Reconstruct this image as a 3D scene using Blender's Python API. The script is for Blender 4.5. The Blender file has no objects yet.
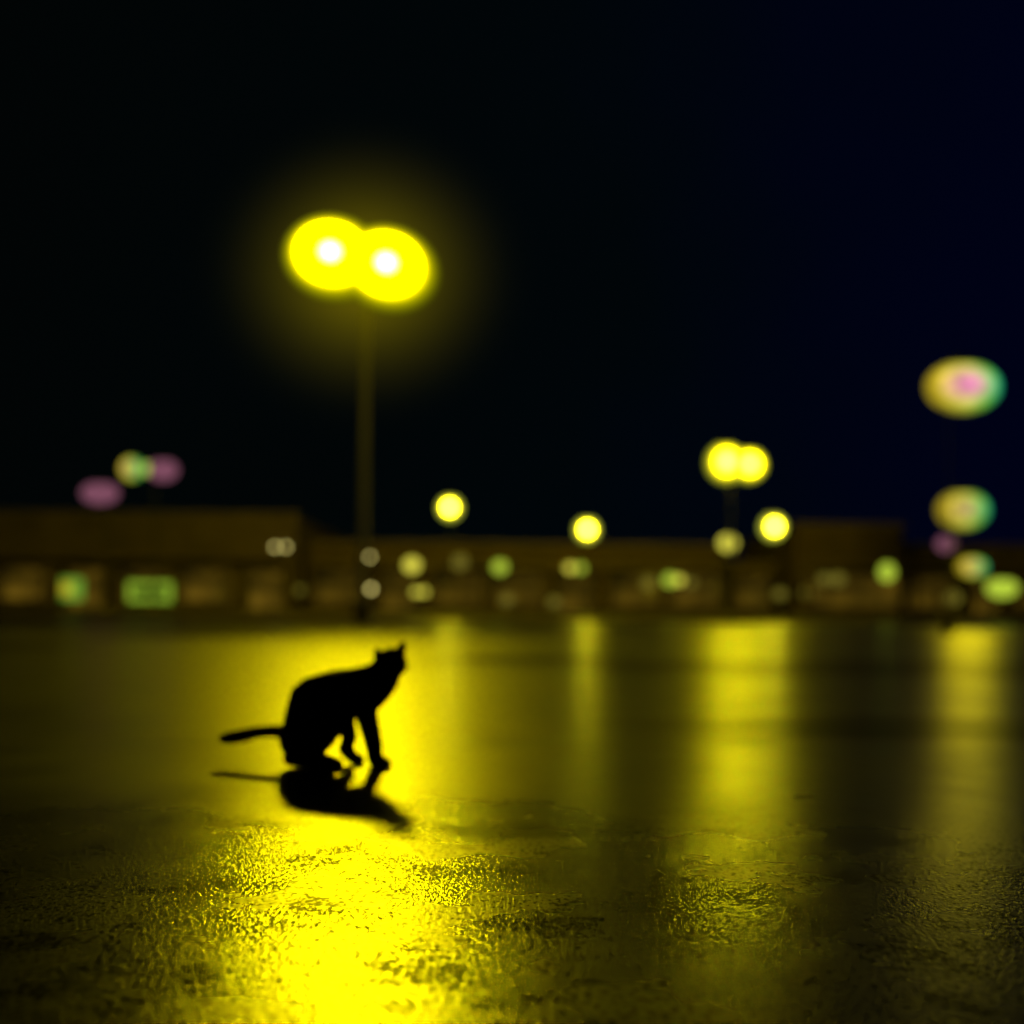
import bpy, bmesh, math, random
from mathutils import Vector, Matrix
random.seed(4)
sc = bpy.context.scene
CAM_H = 0.45
ROLL = 0.009
F = 1098.0

# placement helper: image pixel coordinates and distance D (m) -> world position
def at(px, py, D):
    u = (px - 512) / F; v = (607 - py) / F
    return Vector(((u - v * ROLL) * D, D, CAM_H + (v + u * ROLL) * D))

# ---------------------------------------------------------------- materials
def newmat(name):
    m = bpy.data.materials.new(name); m.use_nodes = True
    return m, m.node_tree.nodes, m.node_tree.links, m.node_tree.nodes.get("Principled BSDF")

def surf(name, col, rough=0.7, metal=0.0, var=0.35, scale=3.0, bump=0.0, col2=None):
    m, N, L, b = newmat(name)
    tc = N.new('ShaderNodeTexCoord')
    n = N.new('ShaderNodeTexNoise'); n.inputs['Scale'].default_value = scale; n.inputs['Detail'].default_value = 4
    L.new(tc.outputs['Object'], n.inputs['Vector'])
    r = N.new('ShaderNodeValToRGB')
    c2 = col2 or tuple(c * (1 - var) for c in col)
    r.color_ramp.elements[0].position = 0.35; r.color_ramp.elements[0].color = (*c2, 1)
    r.color_ramp.elements[1].position = 0.65; r.color_ramp.elements[1].color = (*col, 1)
    L.new(n.outputs['Fac'], r.inputs['Fac']); L.new(r.outputs['Color'], b.inputs['Base Color'])
    b.inputs['Roughness'].default_value = rough; b.inputs['Metallic'].default_value = metal
    if bump:
        bp = N.new('ShaderNodeBump'); bp.inputs['Strength'].default_value = bump; bp.inputs['Distance'].default_value = 0.01
        L.new(n.outputs['Fac'], bp.inputs['Height']); L.new(bp.outputs['Normal'], b.inputs['Normal'])
    return m

def emis(name, col, s):
    m, N, L, b = newmat(name)
    N.remove(b)
    e = N.new('ShaderNodeEmission'); e.inputs['Strength'].default_value = s; e.inputs['Color'].default_value = (*col, 1)
    L.new(e.outputs[0], N['Material Output'].inputs['Surface'])
    m.cycles.emission_sampling = 'NONE'
    return m

def halo_mat(name, stops, sample=True):
    """lamp ball with its halo painted in: hottest at the core, fading towards the rim. stops: (radius, colour, strength)"""
    m, N, L, b = newmat(name); N.remove(b)
    tc = N.new('ShaderNodeTexCoord'); sep = N.new('ShaderNodeSeparateXYZ'); L.new(tc.outputs['Object'], sep.inputs[0])
    cmb = N.new('ShaderNodeCombineXYZ'); L.new(sep.outputs['X'], cmb.inputs['X']); L.new(sep.outputs['Z'], cmb.inputs['Z'])
    ln = N.new('ShaderNodeVectorMath'); ln.operation = 'LENGTH'; L.new(cmb.outputs[0], ln.inputs[0])
    mx = max(s for _, _, s in stops)
    r = N.new('ShaderNodeValToRGB'); cr = r.color_ramp
    while len(cr.elements) < len(stops): cr.elements.new(0.5)
    for e, (p, c, s) in zip(cr.elements, stops):
        e.position = p; e.color = tuple(x * s / mx for x in c) + (1,)
    L.new(ln.outputs['Value'], r.inputs['Fac'])
    em = N.new('ShaderNodeEmission'); em.inputs['Strength'].default_value = mx
    L.new(r.outputs['Color'], em.inputs['Color']); L.new(em.outputs[0], N['Material Output'].inputs['Surface'])
    return m

def bokeh_mat(name, s, pink=0.6):
    """lamp blob with lens bokeh colours painted into its emission: pink centre, yellow on one flank, green/cyan on the other"""
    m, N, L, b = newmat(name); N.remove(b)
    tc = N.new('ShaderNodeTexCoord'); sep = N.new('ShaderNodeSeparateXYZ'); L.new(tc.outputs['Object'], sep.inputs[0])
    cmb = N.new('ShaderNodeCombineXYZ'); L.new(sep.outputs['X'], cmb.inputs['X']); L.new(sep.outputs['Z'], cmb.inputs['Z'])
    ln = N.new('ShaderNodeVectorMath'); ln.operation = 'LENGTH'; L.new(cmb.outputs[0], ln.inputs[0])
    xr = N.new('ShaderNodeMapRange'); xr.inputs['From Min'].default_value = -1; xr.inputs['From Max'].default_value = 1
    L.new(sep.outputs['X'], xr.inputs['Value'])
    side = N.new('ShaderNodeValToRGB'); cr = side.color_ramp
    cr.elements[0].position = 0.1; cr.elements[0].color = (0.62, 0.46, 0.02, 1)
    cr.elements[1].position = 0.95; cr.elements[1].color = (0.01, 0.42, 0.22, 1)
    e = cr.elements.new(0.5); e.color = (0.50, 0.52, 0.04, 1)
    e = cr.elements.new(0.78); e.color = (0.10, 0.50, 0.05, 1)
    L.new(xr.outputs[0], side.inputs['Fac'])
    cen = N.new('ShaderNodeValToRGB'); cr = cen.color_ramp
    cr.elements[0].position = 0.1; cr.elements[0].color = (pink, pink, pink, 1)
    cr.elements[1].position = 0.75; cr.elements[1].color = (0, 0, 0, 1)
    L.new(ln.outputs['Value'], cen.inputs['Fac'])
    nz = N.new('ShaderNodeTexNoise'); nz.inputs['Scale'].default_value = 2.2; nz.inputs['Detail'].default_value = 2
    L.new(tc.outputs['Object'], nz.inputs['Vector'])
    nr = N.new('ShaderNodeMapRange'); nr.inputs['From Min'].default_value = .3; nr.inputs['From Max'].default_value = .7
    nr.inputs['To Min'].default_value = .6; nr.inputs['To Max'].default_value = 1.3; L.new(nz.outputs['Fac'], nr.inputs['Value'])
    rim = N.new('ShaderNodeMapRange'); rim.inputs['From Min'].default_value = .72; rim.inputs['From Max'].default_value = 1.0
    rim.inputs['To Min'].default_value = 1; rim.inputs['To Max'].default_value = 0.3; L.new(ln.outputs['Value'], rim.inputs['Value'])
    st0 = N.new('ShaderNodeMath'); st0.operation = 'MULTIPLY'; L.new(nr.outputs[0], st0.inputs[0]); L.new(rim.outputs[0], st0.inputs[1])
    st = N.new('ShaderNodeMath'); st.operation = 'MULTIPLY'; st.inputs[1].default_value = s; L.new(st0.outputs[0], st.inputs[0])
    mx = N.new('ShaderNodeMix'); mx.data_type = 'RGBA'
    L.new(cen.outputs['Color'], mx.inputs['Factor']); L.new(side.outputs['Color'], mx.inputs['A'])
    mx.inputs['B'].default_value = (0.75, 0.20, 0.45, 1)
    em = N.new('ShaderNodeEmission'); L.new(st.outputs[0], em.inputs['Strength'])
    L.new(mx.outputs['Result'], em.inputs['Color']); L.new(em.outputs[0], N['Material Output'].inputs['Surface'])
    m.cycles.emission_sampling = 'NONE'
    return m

def glow_mat(name, col, s, power=2.0):
    """lamp bloom made as a self-lit volume: emission fades with distance from the lamp (object space)"""
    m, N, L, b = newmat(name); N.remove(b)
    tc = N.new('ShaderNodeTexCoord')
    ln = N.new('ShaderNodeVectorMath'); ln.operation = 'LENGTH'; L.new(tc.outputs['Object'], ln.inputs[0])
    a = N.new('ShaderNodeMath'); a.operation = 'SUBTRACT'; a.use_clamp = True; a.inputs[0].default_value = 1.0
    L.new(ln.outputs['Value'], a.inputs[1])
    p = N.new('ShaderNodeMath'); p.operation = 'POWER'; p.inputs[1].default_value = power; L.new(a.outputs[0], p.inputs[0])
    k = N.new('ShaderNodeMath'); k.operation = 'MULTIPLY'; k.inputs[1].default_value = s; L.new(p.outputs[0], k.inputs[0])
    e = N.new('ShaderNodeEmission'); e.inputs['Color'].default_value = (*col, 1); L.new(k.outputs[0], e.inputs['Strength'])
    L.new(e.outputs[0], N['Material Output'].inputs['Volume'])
    return m

# ---------------------------------------------------------------- geometry helpers
def link(ob, parent=None):
    sc.collection.objects.link(ob)
    if parent is not None: ob.parent = parent
    return ob
def empty(name, loc):
    e = bpy.data.objects.new(name, None); e.location = loc; e.empty_display_size = 0.3
    return link(e)
def mesh_ob(name, bm, mat, parent=None, loc=(0,0,0), smooth=False):
    me = bpy.data.meshes.new(name); bm.to_mesh(me); bm.free()
    if smooth:
        for p in me.polygons: p.use_smooth = True
    me.materials.append(mat)
    o = bpy.data.objects.new(name, me); o.location = loc
    return link(o, parent)
def box(name, mat, size, loc, parent=None, bev=0.0, rz=0):
    bm = bmesh.new(); bmesh.ops.create_cube(bm, size=1)
    bmesh.ops.scale(bm, vec=size, verts=bm.verts)
    if bev: bmesh.ops.bevel(bm, geom=bm.edges[:], offset=bev, segments=2, affect='EDGES')
    o = mesh_ob(name, bm, mat, parent, loc); o.rotation_euler[2] = rz
    return o
def tube(name, mat, p0, p1, r0, r1, parent=None, seg=20):
    p0 = Vector(p0); p1 = Vector(p1); d = p1 - p0
    bm = bmesh.new(); bmesh.ops.create_cone(bm, cap_ends=True, segments=seg, radius1=r0, radius2=r1, depth=d.length)
    M = Matrix.Translation((p0 + p1) / 2) @ d.to_track_quat('Z', 'Y').to_matrix().to_4x4()
    bmesh.ops.transform(bm, matrix=M, verts=bm.verts)
    return mesh_ob(name, bm, mat, parent, smooth=False)
def ball(name, mat, radii, loc, parent=None, sub=3, rot=(0,0,0)):
    bm = bmesh.new(); bmesh.ops.create_icosphere(bm, subdivisions=sub, radius=1)
    o = mesh_ob(name, bm, mat, parent, loc, smooth=True); o.scale = radii; o.rotation_euler = rot
    return o
def point(name, power, loc, parent, r, col):
    l = bpy.data.lights.new(name, 'POINT'); l.energy = power; l.color = col; l.shadow_soft_size = r
    o = bpy.data.objects.new(name, l); o.location = loc
    return link(o, parent)

YEL = (1.0, 0.80, 0.004)
m_pole = surf("painted_pole", (0.62, 0.58, 0.50), 0.5, 0.0, scale=6, var=0.0)
m_dark = surf("dark_metal", (0.010, 0.010, 0.010), 0.7, 0.0)
m_conc = surf("concrete", (0.14, 0.12, 0.10), 0.8, scale=5, bump=0.4)

# ---------------------------------------------------------------- world (night sky, faint blue towards the right)
w = bpy.data.worlds.new("World"); sc.world = w; w.use_nodes = True
N = w.node_tree.nodes; L = w.node_tree.links; bg = N['Background']
tc = N.new('ShaderNodeTexCoord'); sep = N.new('ShaderNodeSeparateXYZ'); L.new(tc.outputs['Generated'], sep.inputs[0])
rx = N.new('ShaderNodeValToRGB'); cr = rx.color_ramp; cr.interpolation = 'B_SPLINE'
mr = N.new('ShaderNodeMapRange'); mr.inputs['From Min'].default_value = -0.5; mr.inputs['From Max'].default_value = 0.5
nz = N.new('ShaderNodeTexNoise'); nz.inputs['Scale'].default_value = 2.5; nz.inputs['Detail'].default_value = 4; L.new(tc.outputs['Generated'], nz.inputs['Vector'])
ad = N.new('ShaderNodeMath'); ad.operation = 'MULTIPLY_ADD'; ad.inputs[1].default_value = 0.5; L.new(nz.outputs['Fac'], ad.inputs[0]); L.new(sep.outputs['X'], ad.inputs[2])
sb = N.new('ShaderNodeMath'); sb.operation = 'SUBTRACT'; sb.inputs[1].default_value = 0.25; L.new(ad.outputs[0], sb.inputs[0])
L.new(sb.outputs[0], mr.inputs['Value']); L.new(mr.outputs[0], rx.inputs['Fac'])
cr.elements[0].position = 0.0; cr.elements[0].color = (0.0007, 0.0011, 0.0010, 1)
cr.elements[1].position = 1.0; cr.elements[1].color = (0.0002, 0.0006, 0.0080, 1)
e = cr.elements.new(0.55); e.color = (0.0003, 0.0018, 0.0021, 1)
e = cr.elements.new(0.75); e.color = (0.0002, 0.0009, 0.0052, 1)
L.new(rx.outputs['Color'], bg.inputs['Color']); bg.inputs['Strength'].default_value = 1.0

# ---------------------------------------------------------------- wet asphalt
def asphalt():
    m, N, L, b = newmat("wet_asphalt")
    tc = N.new('ShaderNodeTexCoord'); O = tc.outputs['Object']
    mpg = N.new('ShaderNodeMapping'); mpg.inputs['Scale'].default_value = (1, 0.55, 1); mpg.inputs['Rotation'].default_value = (0, 0, 0.15)
    L.new(O, mpg.inputs['Vector']); G = mpg.outputs[0]
    def noise(s, d=6, vec=O, rough=0.5):
        n = N.new('ShaderNodeTexNoise'); n.inputs['Scale'].default_value = s; n.inputs['Detail'].default_value = d
        n.inputs['Roughness'].default_value = rough
        L.new(vec, n.inputs['Vector']); return n.outputs['Fac']
    def math_(op, a, bb, clamp=False):
        n = N.new('ShaderNodeMath'); n.operation = op; n.use_clamp = clamp
        for i, x in enumerate((a, bb)):
            if isinstance(x, (int, float)): n.inputs[i].default_value = x
            else: L.new(x, n.inputs[i])
        return n.outputs[0]
    def mrange(v, a, bb, c=0, d=1):
        n = N.new('ShaderNodeMapRange'); n.interpolation_type = 'SMOOTHSTEP'
        L.new(v, n.inputs['Value'])
        for k, x in zip(('From Min', 'From Max', 'To Min', 'To Max'), (a, bb, c, d)): n.inputs[k].default_value = x
        return n.outputs[0]
    def spot(cx, cy, ax, ay, wobv, amp, lo, hi):
        mp = N.new('ShaderNodeMapping'); mp.vector_type = 'POINT'
        mp.inputs['Location'].default_value = (-cx / ax, -cy / ay, 0); mp.inputs['Scale'].default_value = (1 / ax, 1 / ay, 1)
        L.new(O, mp.inputs['Vector'])
        ln = N.new('ShaderNodeVectorMath'); ln.operation = 'LENGTH'; L.new(mp.outputs[0], ln.inputs[0])
        d = math_('ADD', ln.outputs['Value'], math_('MULTIPLY', math_('SUBTRACT', wobv, 0.5), amp))
        return mrange(d, lo, hi, 1, 0)
    wob = noise(0.9, 3)
    # strips of lowered sheen: dark bands between the reflections, painted by mask
    dark_band = None
    for q in [(3.2, 8.6, 4.8, 2.0), (-4.6, 16.5, 2.2, 3.4), (0.3, 9.4, 1.2, 1.5), (-6.5, 11, 3.0, 1.4), (-4.2, 5.2, 1.6, 1.0), (1.6, 4.2, 1.5, 0.7)]:
        k = spot(*q, wob, 0.7, 0.35, 1.2)
        dark_band = k if dark_band is None else math_('MAXIMUM', dark_band, k)
    sep = N.new('ShaderNodeSeparateXYZ'); L.new(O, sep.inputs[0])
    wob2 = noise(2.2, 1, rough=0.5)
    film = mrange(math_('ADD', sep.outputs['Y'], math_('MULTIPLY', math_('SUBTRACT', wob2, 0.5), 0.6)), 1.6, 3.5, 0, 1)
    # aggregate relief (strength, not height, is masked so no steps appear at the edge of the film)
    g1 = math_('MULTIPLY', noise(150, 1, G), 0.55)
    g2 = math_('MULTIPLY', noise(330, 1, G), 0.30)
    h = math_('ADD', g1, g2)
    bp = N.new('ShaderNodeBump'); bp.inputs['Distance'].default_value = 0.003
    L.new(mrange(film, 0, 1, 0.52, 0.08), bp.inputs['Strength'])
    L.new(h, bp.inputs['Height']); L.new(bp.outputs['Normal'], b.inputs['Normal'])
    # roughness
    patch = noise(2.3, 4, rough=0.6)
    r = mrange(patch, 0.3, 0.7, 0.24, 0.29)
    r = math_('ADD', r, mrange(film, 0, 1, 0, 0.06))
    L.new(r, b.inputs['Roughness'])
    # colour
    cr = N.new('ShaderNodeValToRGB'); cr.color_ramp.elements[0].position = 0.3; cr.color_ramp.elements[1].position = 0.75
    cr.color_ramp.elements[0].color = (0.006, 0.005, 0.004, 1); cr.color_ramp.elements[1].color = (0.022, 0.019, 0.016, 1)
    L.new(noise(60, 3), cr.inputs['Fac']); L.new(cr.outputs['Color'], b.inputs['Base Color'])
    b.inputs['IOR'].default_value = 1.4
    # dirty patches and open pores between the stones kill the sheen
    dirt = mrange(noise(5.0, 7, rough=0.72), 0.48, 0.64, 0, 0.6)
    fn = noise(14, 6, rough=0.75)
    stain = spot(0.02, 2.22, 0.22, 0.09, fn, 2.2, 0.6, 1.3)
    pore_n = math_('ADD', noise(115, 2, G, rough=0.6), math_('MULTIPLY', dirt, 0.26))
    pores = mrange(pore_n, 0.44, 0.68, 0, 1)
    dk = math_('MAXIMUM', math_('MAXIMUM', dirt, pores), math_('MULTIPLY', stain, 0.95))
    dk = math_('MULTIPLY', dk, mrange(film, 0, 1, 1, 0.06))
    dk = math_('MAXIMUM', dk, math_('MULTIPLY', dark_band, 0.85))
    L.new(mrange(dk, 0, 1, 0.8, 0.02), b.inputs['Specular IOR Level'])
    return m
bm = bmesh.new(); bmesh.ops.create_grid(bm, x_segments=1, y_segments=1, size=400)
mesh_ob("wet_parking_lot_ground", bm, asphalt())

# far pavement with kerb
m_pav = surf("pavement_concrete", (0.14, 0.115, 0.09), 0.5, scale=2.0, bump=0.3)
box("pavement", m_pav, (160, 40, 0.12), (10, 59, 0.062), bev=0.02)

# ---------------------------------------------------------------- buildings
m_wall = surf("stucco_wall", (0.17, 0.12, 0.078), 0.85, scale=0.6, bump=0.3)
m_wall2 = surf("brick_wall_dark", (0.145, 0.095, 0.063), 0.85, scale=0.9, bump=0.3)
m_trim = surf("coping", (0.20, 0.14, 0.09), 0.7)
m_roof = surf("roofing", (0.06, 0.055, 0.05), 0.9)
def window_mat(name, s):
    m, N, L, b = newmat(name)
    tc = N.new('ShaderNodeTexCoord'); n = N.new('ShaderNodeTexNoise'); n.inputs['Scale'].default_value = 0.7; n.inputs['Detail'].default_value = 4
    L.new(tc.outputs['Object'], n.inputs['Vector'])
    r = N.new('ShaderNodeValToRGB'); r.color_ramp.elements[0].position = .4; r.color_ramp.elements[1].position = .65
    r.color_ramp.elements[0].color = (0.016, 0.010, 0.001, 1); r.color_ramp.elements[1].color = (0.12, 0.07, 0.005, 1)
    L.new(n.outputs['Fac'], r.inputs['Fac'])
    b.inputs['Base Color'].default_value = (0.02, 0.02, 0.02, 1); b.inputs['Roughness'].default_value = 0.1
    L.new(r.outputs['Color'], b.inputs['Emission Color']); b.inputs['Emission Strength'].default_value = s
    m.cycles.emission_sampling = 'NONE'
    return m
m_win = window_mat("shop_window_lit", 1.1); m_win2 = window_mat("shop_window_dim", 0.75)

def store(name, x0, x1, y, h, depth, wall, win, canopy=2.7, bay=3.0, rz=0, door_every=3):
    root = empty(name, ((x0 + x1) / 2, y, 0.122)); root.rotation_euler[2] = rz
    W = x1 - x0
    box("walls", wall, (W, depth, h), (0, depth / 2, h / 2), root)
    box("parapet_coping", m_trim, (W + 0.3, 0.45, 0.22), (0, 0.1, h + 0.11), root, 0.03)
    box("canopy", m_trim, (W - 0.4, 1.8, 0.28), (0, -0.91, canopy + 0.14), root, 0.02)
    box("roof", m_roof, (W - .5, depth - .5, 0.1), (0, depth / 2 + .2, h + 0.05), root)
    n = int(W / bay)
    for i in range(n):
        x = -W / 2 + (i + 0.5) * W / n
        isdoor = i % door_every == 1
        ww = W / n - 0.5
        if isdoor:
            box("door_frame", m_dark, (1.9, 0.1, 2.3), (x, -0.052, 1.15), root)
            box("door_glass", win, (1.7, 0.04, 2.1), (x, -0.13, 1.12), root)
            box("door_mullion", m_dark, (0.08, 0.05, 2.1), (x, -0.18, 1.12), root)
        else:
            box("window_frame", m_dark, (ww, 0.1, 1.9), (x, -0.052, 1.35), root)
            box("window_glass", win if (i * 7) % 5 else m_win2, (ww - 0.16, 0.04, 1.72), (x, -0.13, 1.35), root)
            box("window_mullion", m_dark, (0.06, 0.05, 1.72), (x, -0.18, 1.35), root)
        box("canopy_column", wall, (0.26, 0.26, canopy), (-W / 2 + 0.3 + i * (W - 0.6) / n, -1.6, canopy / 2), root, 0.02)
    return root

store("retail_store_building", -38, -11.8, 60, 5.15, 22, m_wall, m_win)
store("strip_mall_building", -11.4, 12.0, 62, 3.75, 16, m_wall2, m_win2, canopy=2.5, rz=0.02)
store("corner_shop_building", 15.6, 21.5, 60.5, 4.9, 14, m_wall2, m_win2, canopy=2.6)
store("warehouse_building", 21.9, 50, 62, 3.9, 20, m_wall2, m_win2, canopy=2.6)
store("garage_building", 12.4, 15.2, 63.5, 2.9, 12, m_wall2, m_win2, canopy=2.3, bay=2.5)

# ---------------------------------------------------------------- main street lamp
Y1 = (1.0, 0.80, 0.0)
m_main = halo_mat("sodium_lamp_halo", [(0.0, (1, 0.85, 0.030), 240), (0.09, (1, 0.84, 0.015), 240), (0.19, Y1, 235), (0.46, Y1, 225), (0.57, Y1, 35), (0.66, Y1, 4), (0.76, (.95, .84, 0), 0.95), (0.88, (.80, .82, 0), 0.38), (1.0, (.5, .75, 0), 0.02)])
def main_lamp():
    base = at(361, 625, 27.45); bx = base.x; D = 27.45
    root = empty("street_lamp", (bx, D, 0.0))
    top = at(366, 275, D); H = top.z - 0.35
    tube("concrete_plinth", m_conc, (0, 0.25, 0), (0, 0.25, 0.55), 0.24, 0.20, root, 28)
    tube("base_plate", m_pole, (0, 0.25, 0.55), (0, 0.25, 0.60), 0.19, 0.19, root, 28)
    tube("pole", m_pole, (0, 0.25, 0.6), (0.02, 0.25, H), 0.115, 0.09, root, 28)
    for i, (px, py, tilt) in enumerate(((334, 259, 0.22), (389, 270, 0.35))):
        p = at(px, py, D) - Vector((bx, D, 0))
        o = ball("lamp_globe", m_main, (1.26, 0.6, 1.04), (p.x, 0, p.z), root, 4, (0, tilt, 0))  # oversized ball, lamp halo painted into its emission
        bm = bmesh.new(); bmesh.ops.create_icosphere(bm, subdivisions=3, radius=1)
        bmesh.ops.delete(bm, geom=[v for v in bm.verts if v.co.z < -0.05], context='VERTS')
        o = mesh_ob("lamp_housing", bm, m_dark, root, (p.x, 0.55, p.z + 0.55), True)
        o.scale = (0.42, 0.34, 0.14); o.rotation_euler = (0, tilt, 0)
        tube("lamp_bracket", m_dark, (0, 0.55, H - 0.1), (p.x, 0.6, p.z + 0.5), 0.04, 0.04, root)
    ball("lamp_glow", glow_mat("lamp_glow", (1.0, 0.80, 0.0), 0.16, 3.8), (5.0, 2.2, 4.6), (0, 0, H + 0.4), root)  # emissive volume stands in for the lamp's bloom
main_lamp()

# ---------------------------------------------------------------- other street lamps
m_green = emis("lamp_lens_green", (0.52, 0.70, 0.05), 0.9)
m_yel = emis("lamp_lens_yellow", (0.9, 0.82, 0.08), 1.0)
m_hot = halo_mat("lamp_halo_hot", [(0.0, (1, .84, .012), 110), (0.25, (1, .83, .004), 100), (0.42, Y1, 30), (0.58, (1, .83, .0), 4), (0.75, (.9, .85, .03), 0.9), (1.0, (.6, .8, .05), 0.2)])
m_hot_s = halo_mat("lamp_halo_warm", [(0.0, (1, .88, .03), 95), (0.28, (1, .86, .008), 70), (0.45, (1, .86, .01), 8), (0.62, (.9, .88, .08), 0.9), (1.0, (.7, .85, .08), 0.4)])
m_bulb = emis("wall_bulb", (1, .85, .25), 3)
m_dim = emis("lamp_lens_dim", (0.50, 0.42, 0.05), 0.32)
m_bokeh = bokeh_mat("lamp_bokeh", 1.4, 1.0)  # bokeh colour fringe painted onto the lamp heads
m_bokeh2 = bokeh_mat("lamp_bokeh_greenish", 1.05, 0.30)
m_pinkl = emis("lamp_lens_pink", (0.40, 0.14, 0.22), 0.5)

def lamp(px, py, D, heads, pole_r=0.05, power=0):
    """heads: list of (dx px, dy px, half w px, half h px, material)"""
    c = at(px, py, D); s = D / F
    root = empty("street_lamp", (c.x, D, 0))
    z = c.z
    tube("pole", m_dark, (0, 0.7, 0), (0, 0.7, z), pole_r * 1.2, pole_r, root, 14)
    tube("plinth", m_conc, (0, 0.7, 0), (0, 0.7, 0.4), 0.12, 0.10, root, 16)
    for (dx, dy, hw, hh, mt) in heads:
        x = dx * s; zz = z - dy * s
        ball("lamp_globe", mt, (hw * s, min(hw, hh) * s * 0.6, hh * s), (x, 0, zz), root, 3)
        bm = bmesh.new(); bmesh.ops.create_cone(bm, cap_ends=True, segments=20, radius1=hw * s * 0.5, radius2=hw * s * 0.25, depth=hh * s * 0.3)
        mesh_ob("lamp_cap", bm, m_dark, root, (x, 0.1, zz + hh * s * 1.0))
        tube("lamp_arm", m_dark, (0, 0.72, z), (x + 0.001, 0.1, zz + hh * s * 0.8), 0.02, 0.02, root, 10)
    if power:
        point("lamp_bulb", power, (0, -0.5, z - 1.2 * max(h[3] for h in heads) * s), root, 0.7, YEL)
    return root

lamp(735, 464, 43.9, [(-10, -1, 19, 20, m_hot), (13, 1, 18, 17, m_hot)], 0.05)
lamp(450, 508, 48, [(0, 0, 12, 12, m_hot_s)], 0.03)
lamp(587, 530, 50, [(0, 0, 12, 12, m_hot_s)], 0.03)
lamp(773, 527, 46, [(0, 0, 13, 13, m_hot_s)], 0.03)
lamp(728, 543, 52, [(0, 0, 9, 8, m_yel)], 0.03)
lamp(887, 572, 45, [(0, 0, 8, 9, m_green)], 0.03)
lamp(963, 387, 22, [(0, 0, 38, 26, m_bokeh)], 0.012)
lamp(963, 510, 32, [(0, 0, 27, 20, m_bokeh2)], 0.03, 160)
lamp(972, 567, 40, [(0, 0, 16, 11, m_bokeh2)], 0.03)
lamp(946, 544, 38, [(0, 0, 10, 8, m_pinkl)], 0.03)
lamp(1002, 588, 42, [(0, 0, 16, 10, m_green)], 0.03)
lamp(953, 598, 45, [(0, 0, 8, 7, m_dim)], 0.03)
lamp(149, 469, 40, [(-17, 0, 12, 12, m_bokeh2), (14, 1, 15, 11, m_pinkl), (-2, 0, 7, 6, m_green)], 0.03)
lamp(100, 493, 40, [(0, 0, 19, 11, m_pinkl)], 0.03)

# wall lamps on the shop fronts
def wall_lamp(px, py, D, heads):
    c = at(px, py, D); s = D / F
    root = empty("wall_lamp", c)
    for (dx, hw, mt) in heads:
        ball("lamp_globe", mt, (hw * s, hw * s, hw * s * 0.9), (dx * s, 0, 0), root, 2)
        tube("wall_bracket", m_dark, (dx * s, 0, 0), (dx * s, 0.6, 0.1), 0.04, 0.05, root, 10)
        box("back_plate", m_dark, (0.3, 0.05, 0.4), (dx * s, 0.6, 0.1), root, 0.01)
for a in [(280, 547, 59.2, [(-5, 2, m_bulb), (6, 2, m_bulb)]), (365, 557, 57, [(-2, 2.5, m_bulb), (5, 2, m_bulb)]),
          (371, 589, 57, [(0, 2.5, m_bulb)]), (412, 565, 59.5, [(0, 8, m_yel)]), (420, 592, 59, [(-4, 4, m_yel), (4, 4, m_yel)]),
          (460, 562, 60, [(0, 8, m_dim)]), (500, 567, 60, [(0, 7.5, m_green)]), (507, 600, 60, [(0, 6, m_dim)]),
          (554, 602, 60, [(0, 6, m_dim)]), (575, 568, 60, [(-5, 5, m_yel), (6, 5, m_green)]), (648, 583, 60, [(0, 6, m_dim)]),
          (674, 580, 60, [(-4, 7, m_green), (5, 5, m_yel)]), (691, 583, 60, [(0, 5, m_dim)]), (780, 594, 60, [(0, 6, m_dim)]),
          (808, 593, 60, [(0, 6, m_dim)]), (828, 579, 59, [(-4, 6, m_dim), (10, 7, m_dim)]), (300, 590, 57, [(0, 4, m_dim)])]:
    wall_lamp(*a)

# illuminated signs on the left store
def sign(name, px, py, D, w, h, mt, mc, hollow):
    c = at(px, py, D); s = D / F
    root = empty(name, c); W = w * s; H = h * s; t = 0.25
    if hollow:
        box("sign_panel", mc, (W - 2 * t, 0.1, H - 2 * t), (0, 0, 0), root, 0.02)
    else:
        box("sign_panel", mc, (W * 0.5 - t, 0.1, H - 2 * t), (-W / 4 + t / 2, 0, 0), root, 0.02)
        box("sign_panel_side", mt, (W * 0.5 - t, 0.1, H - 2 * t), (W / 4 - t / 2, 0, 0), root, 0.02)
    for nm, sz, lc in (("frame_top", (W, 0.14, t), (0, 0, H / 2 - t / 2)), ("frame_bottom", (W, 0.14, t), (0, 0, -H / 2 + t / 2)),
                       ("frame_left", (t, 0.14, H - 2 * t), (-W / 2 + t / 2, 0, 0)), ("frame_right", (t, 0.14, H - 2 * t), (W / 2 - t / 2, 0, 0))):
        box(nm, mt if (hollow or nm != "frame_left") else mc, sz, lc, root, 0.02)
    tube("sign_post", m_dark, (-W * .3, 0.2, -c.z), (-W * .3, 0.2, 0), 0.05, 0.05, root, 10)
    tube("sign_post", m_dark, (W * .3, 0.2, -c.z), (W * .3, 0.2, 0), 0.05, 0.05, root, 10)
sign("illuminated_sign", 150, 592, 52, 44, 20, emis("sign_green", (0.28, 0.46, 0.03), 0.9), m_dark, True)
sign("illuminated_sign", 72, 589, 52, 22, 22, emis("sign_green_side", (0.16, 0.34, 0.03), 0.9), emis("sign_yellow", (0.55, 0.46, 0.02), 0.9), False)

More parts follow.
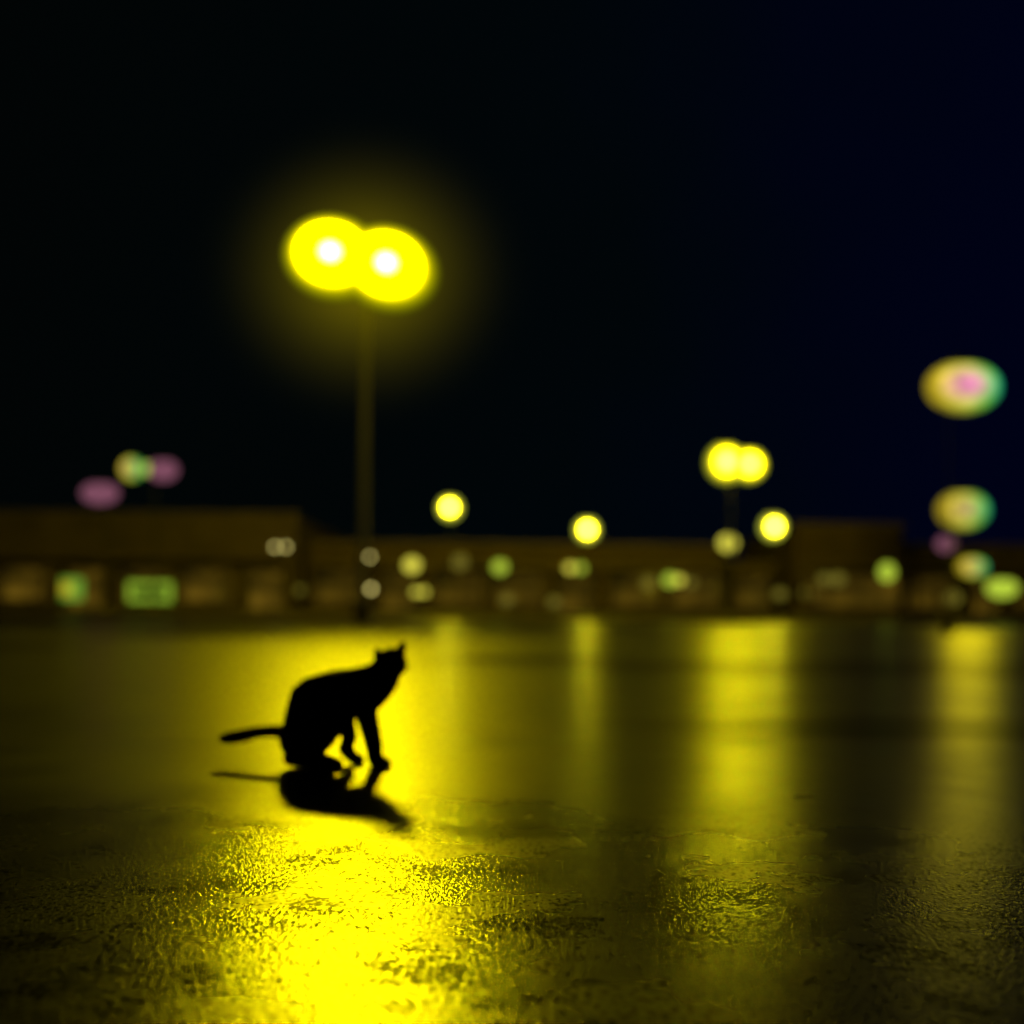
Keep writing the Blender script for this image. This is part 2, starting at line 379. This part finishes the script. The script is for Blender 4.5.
# ---------------------------------------------------------------- cat
def cat():
    D = 3.07; S = D / F
    GY = 765.0
    bm = bmesh.new()
    def chain(pts, depth=None):
        for a, b2 in zip(pts[:-1], pts[1:]):
            va, ra = Vector(a[:3]), a[3]; vb, rb = Vector(b2[:3]), b2[3]
            n = max(2, int((vb - va).length / (0.22 * min(ra, rb))) + 1)
            for i in range(n + 1):
                t = i / n; c = va.lerp(vb, t); r = ra + (rb - ra) * t
                M = Matrix.Translation(((c.x - 340) * S, c.z * S, (GY - c.y) * S))
                bmesh.ops.create_icosphere(bm, subdivisions=2, radius=r * S, matrix=M)
    # (x px, y px, depth px, radius px)
    chain([(304, 740, 0, 22), (309, 724, 0, 26), (318, 703, 0, 30), (336, 697, 0, 29), (354, 691, 0, 25), (368, 684, 0, 21), (379, 677, 1, 18), (387, 668, 3, 15)])
    chain([(360, 692, 0, 20), (370, 696, 0, 16), (377, 688, 0, 16), (385, 677, 1, 15.5)])
    # head (looking away, up and to the right)
    chain([(388, 665, 1, 15.5), (391, 661, 6, 15.5)])
    chain([(385, 667, 4, 13), (396, 663, 4, 12.5)])
    chain([(394, 664, 12, 9), (399, 663, 17, 7.2), (400, 662, 19, 5.8)])
    # haunches
    for s in (-1, 1):
        chain([(304, 737, s * 10, 22), (314, 733, s * 14, 23), (326, 726, s * 14, 16), (336, 721, s * 13, 12)])
    # near hind leg: shank back to hock, foot flat
    chain([(328, 730, -14, 12), (316, 743, -15, 13), (303, 750, -15, 12)])
    chain([(297, 754, -15, 10), (313, 756, -16, 9), (330, 758, -17, 8), (342, 760, -17, 6)])
    # far hind leg stepping forward
    chain([(334, 716, 13, 13), (345, 722, 14, 9.5), (349, 737, 15, 8), (344, 750, 16, 7.5), (352, 758, 15, 7), (359, 760, 15, 6)])
    # front legs
    chain([(366, 696, -8, 13), (367, 712, -9, 10), (371, 730, -9, 7.8), (375, 746, -9, 7), (377, 757, -9, 7), (383, 759, -9, 7), (389, 760.5, -9, 5.5)])
    chain([(366, 696, 8, 13), (368, 712, 9, 10), (373, 730, 9, 7.5), (377, 746, 9, 6.6), (374, 757, 9, 7), (379, 759, 9, 7), (384, 760.5, 9, 5.5)])
    # tail
    chain([(297, 736, 2, 12), (288, 733, 4, 8), (272, 731, 8, 6.2), (255, 733, 12, 6.2), (240, 737, 14, 7), (228, 739, 14, 6.8), (221, 740, 14, 5)])
    # ears
    for (bx, by, bd, tx, ty, td) in ((381, 658, 2, 377, 648, 1), (398, 656, 2, 403.5, 641, 1)):
        chain([(bx, by, bd, 7.5), ((bx * .5 + tx * .5), (by + ty) / 2, (bd + td) / 2, 5.4), (tx, ty, td, 2.4)])
    m, N, L, b = newmat("black_fur")
    tc = N.new('ShaderNodeTexCoord'); n = N.new('ShaderNodeTexNoise'); n.inputs['Scale'].default_value = 260; n.inputs['Detail'].default_value = 3
    L.new(tc.outputs['Object'], n.inputs['Vector'])
    r = N.new('ShaderNodeValToRGB'); r.color_ramp.elements[0].color = (0.004, 0.003, 0.003, 1); r.color_ramp.elements[1].color = (0.02, 0.016, 0.012, 1)
    L.new(n.outputs['Fac'], r.inputs['Fac']); L.new(r.outputs['Color'], b.inputs['Base Color'])
    b.inputs['Roughness'].default_value = 0.85; b.inputs['Specular IOR Level'].default_value = 0.1
    bp = N.new('ShaderNodeBump'); bp.inputs['Distance'].default_value = 0.002; L.new(n.outputs['Fac'], bp.inputs['Height']); L.new(bp.outputs['Normal'], b.inputs['Normal'])
    c0 = (340 - 512) / F * D
    o = mesh_ob("cat", bm, m, None, (c0, D, 0.0), True)
    rm = o.modifiers.new("skin", 'REMESH'); rm.mode = 'VOXEL'; rm.voxel_size = 0.0035; rm.use_smooth_shade = True
    sm = o.modifiers.new("smooth", 'SMOOTH'); sm.iterations = 4; sm.factor = 0.5
    m_eye = surf("cat_eye", (0.25, 0.3, 0.05), 0.1)
    def loc(x, y, d): return Vector(((x - 340) * S, d * S, (GY - y) * S))
    for x, y, d in ((390, 659, 19.5), (400, 657, 16)):
        ball("eye", m_eye, (0.006, 0.006, 0.006), loc(x, y, d), o, 3)
    ball("nose", m_dark, (0.004, 0.004, 0.003), loc(401.5, 660, 24), o, 2)
    for k in range(3):
        tube("whisker", m_dark, loc(395, 664 + k, 20), loc(380, 663 + 3 * k, 26), 0.0004, 0.0002, o, 6)
        tube("whisker", m_dark, loc(402, 664 + k, 18), loc(413, 662 + 3 * k, 14), 0.0004, 0.0002, o, 6)
cat()

# ---------------------------------------------------------------- camera
cam = bpy.data.cameras.new("Camera"); co = bpy.data.objects.new("Camera", cam); sc.collection.objects.link(co)
co.location = (0, 0, CAM_H); co.rotation_euler = (math.pi / 2, -ROLL, 0)
cam.sensor_width = 36; cam.lens = 36 * F / 1024; cam.shift_y = 95 / 1024
cam.clip_start = 0.05; cam.clip_end = 1500
cam.dof.use_dof = True; cam.dof.focus_distance = 1.72; cam.dof.aperture_fstop = 1.25
sc.camera = co
sc.view_settings.view_transform = 'Standard'; sc.view_settings.look = 'None'; sc.view_settings.exposure = 0
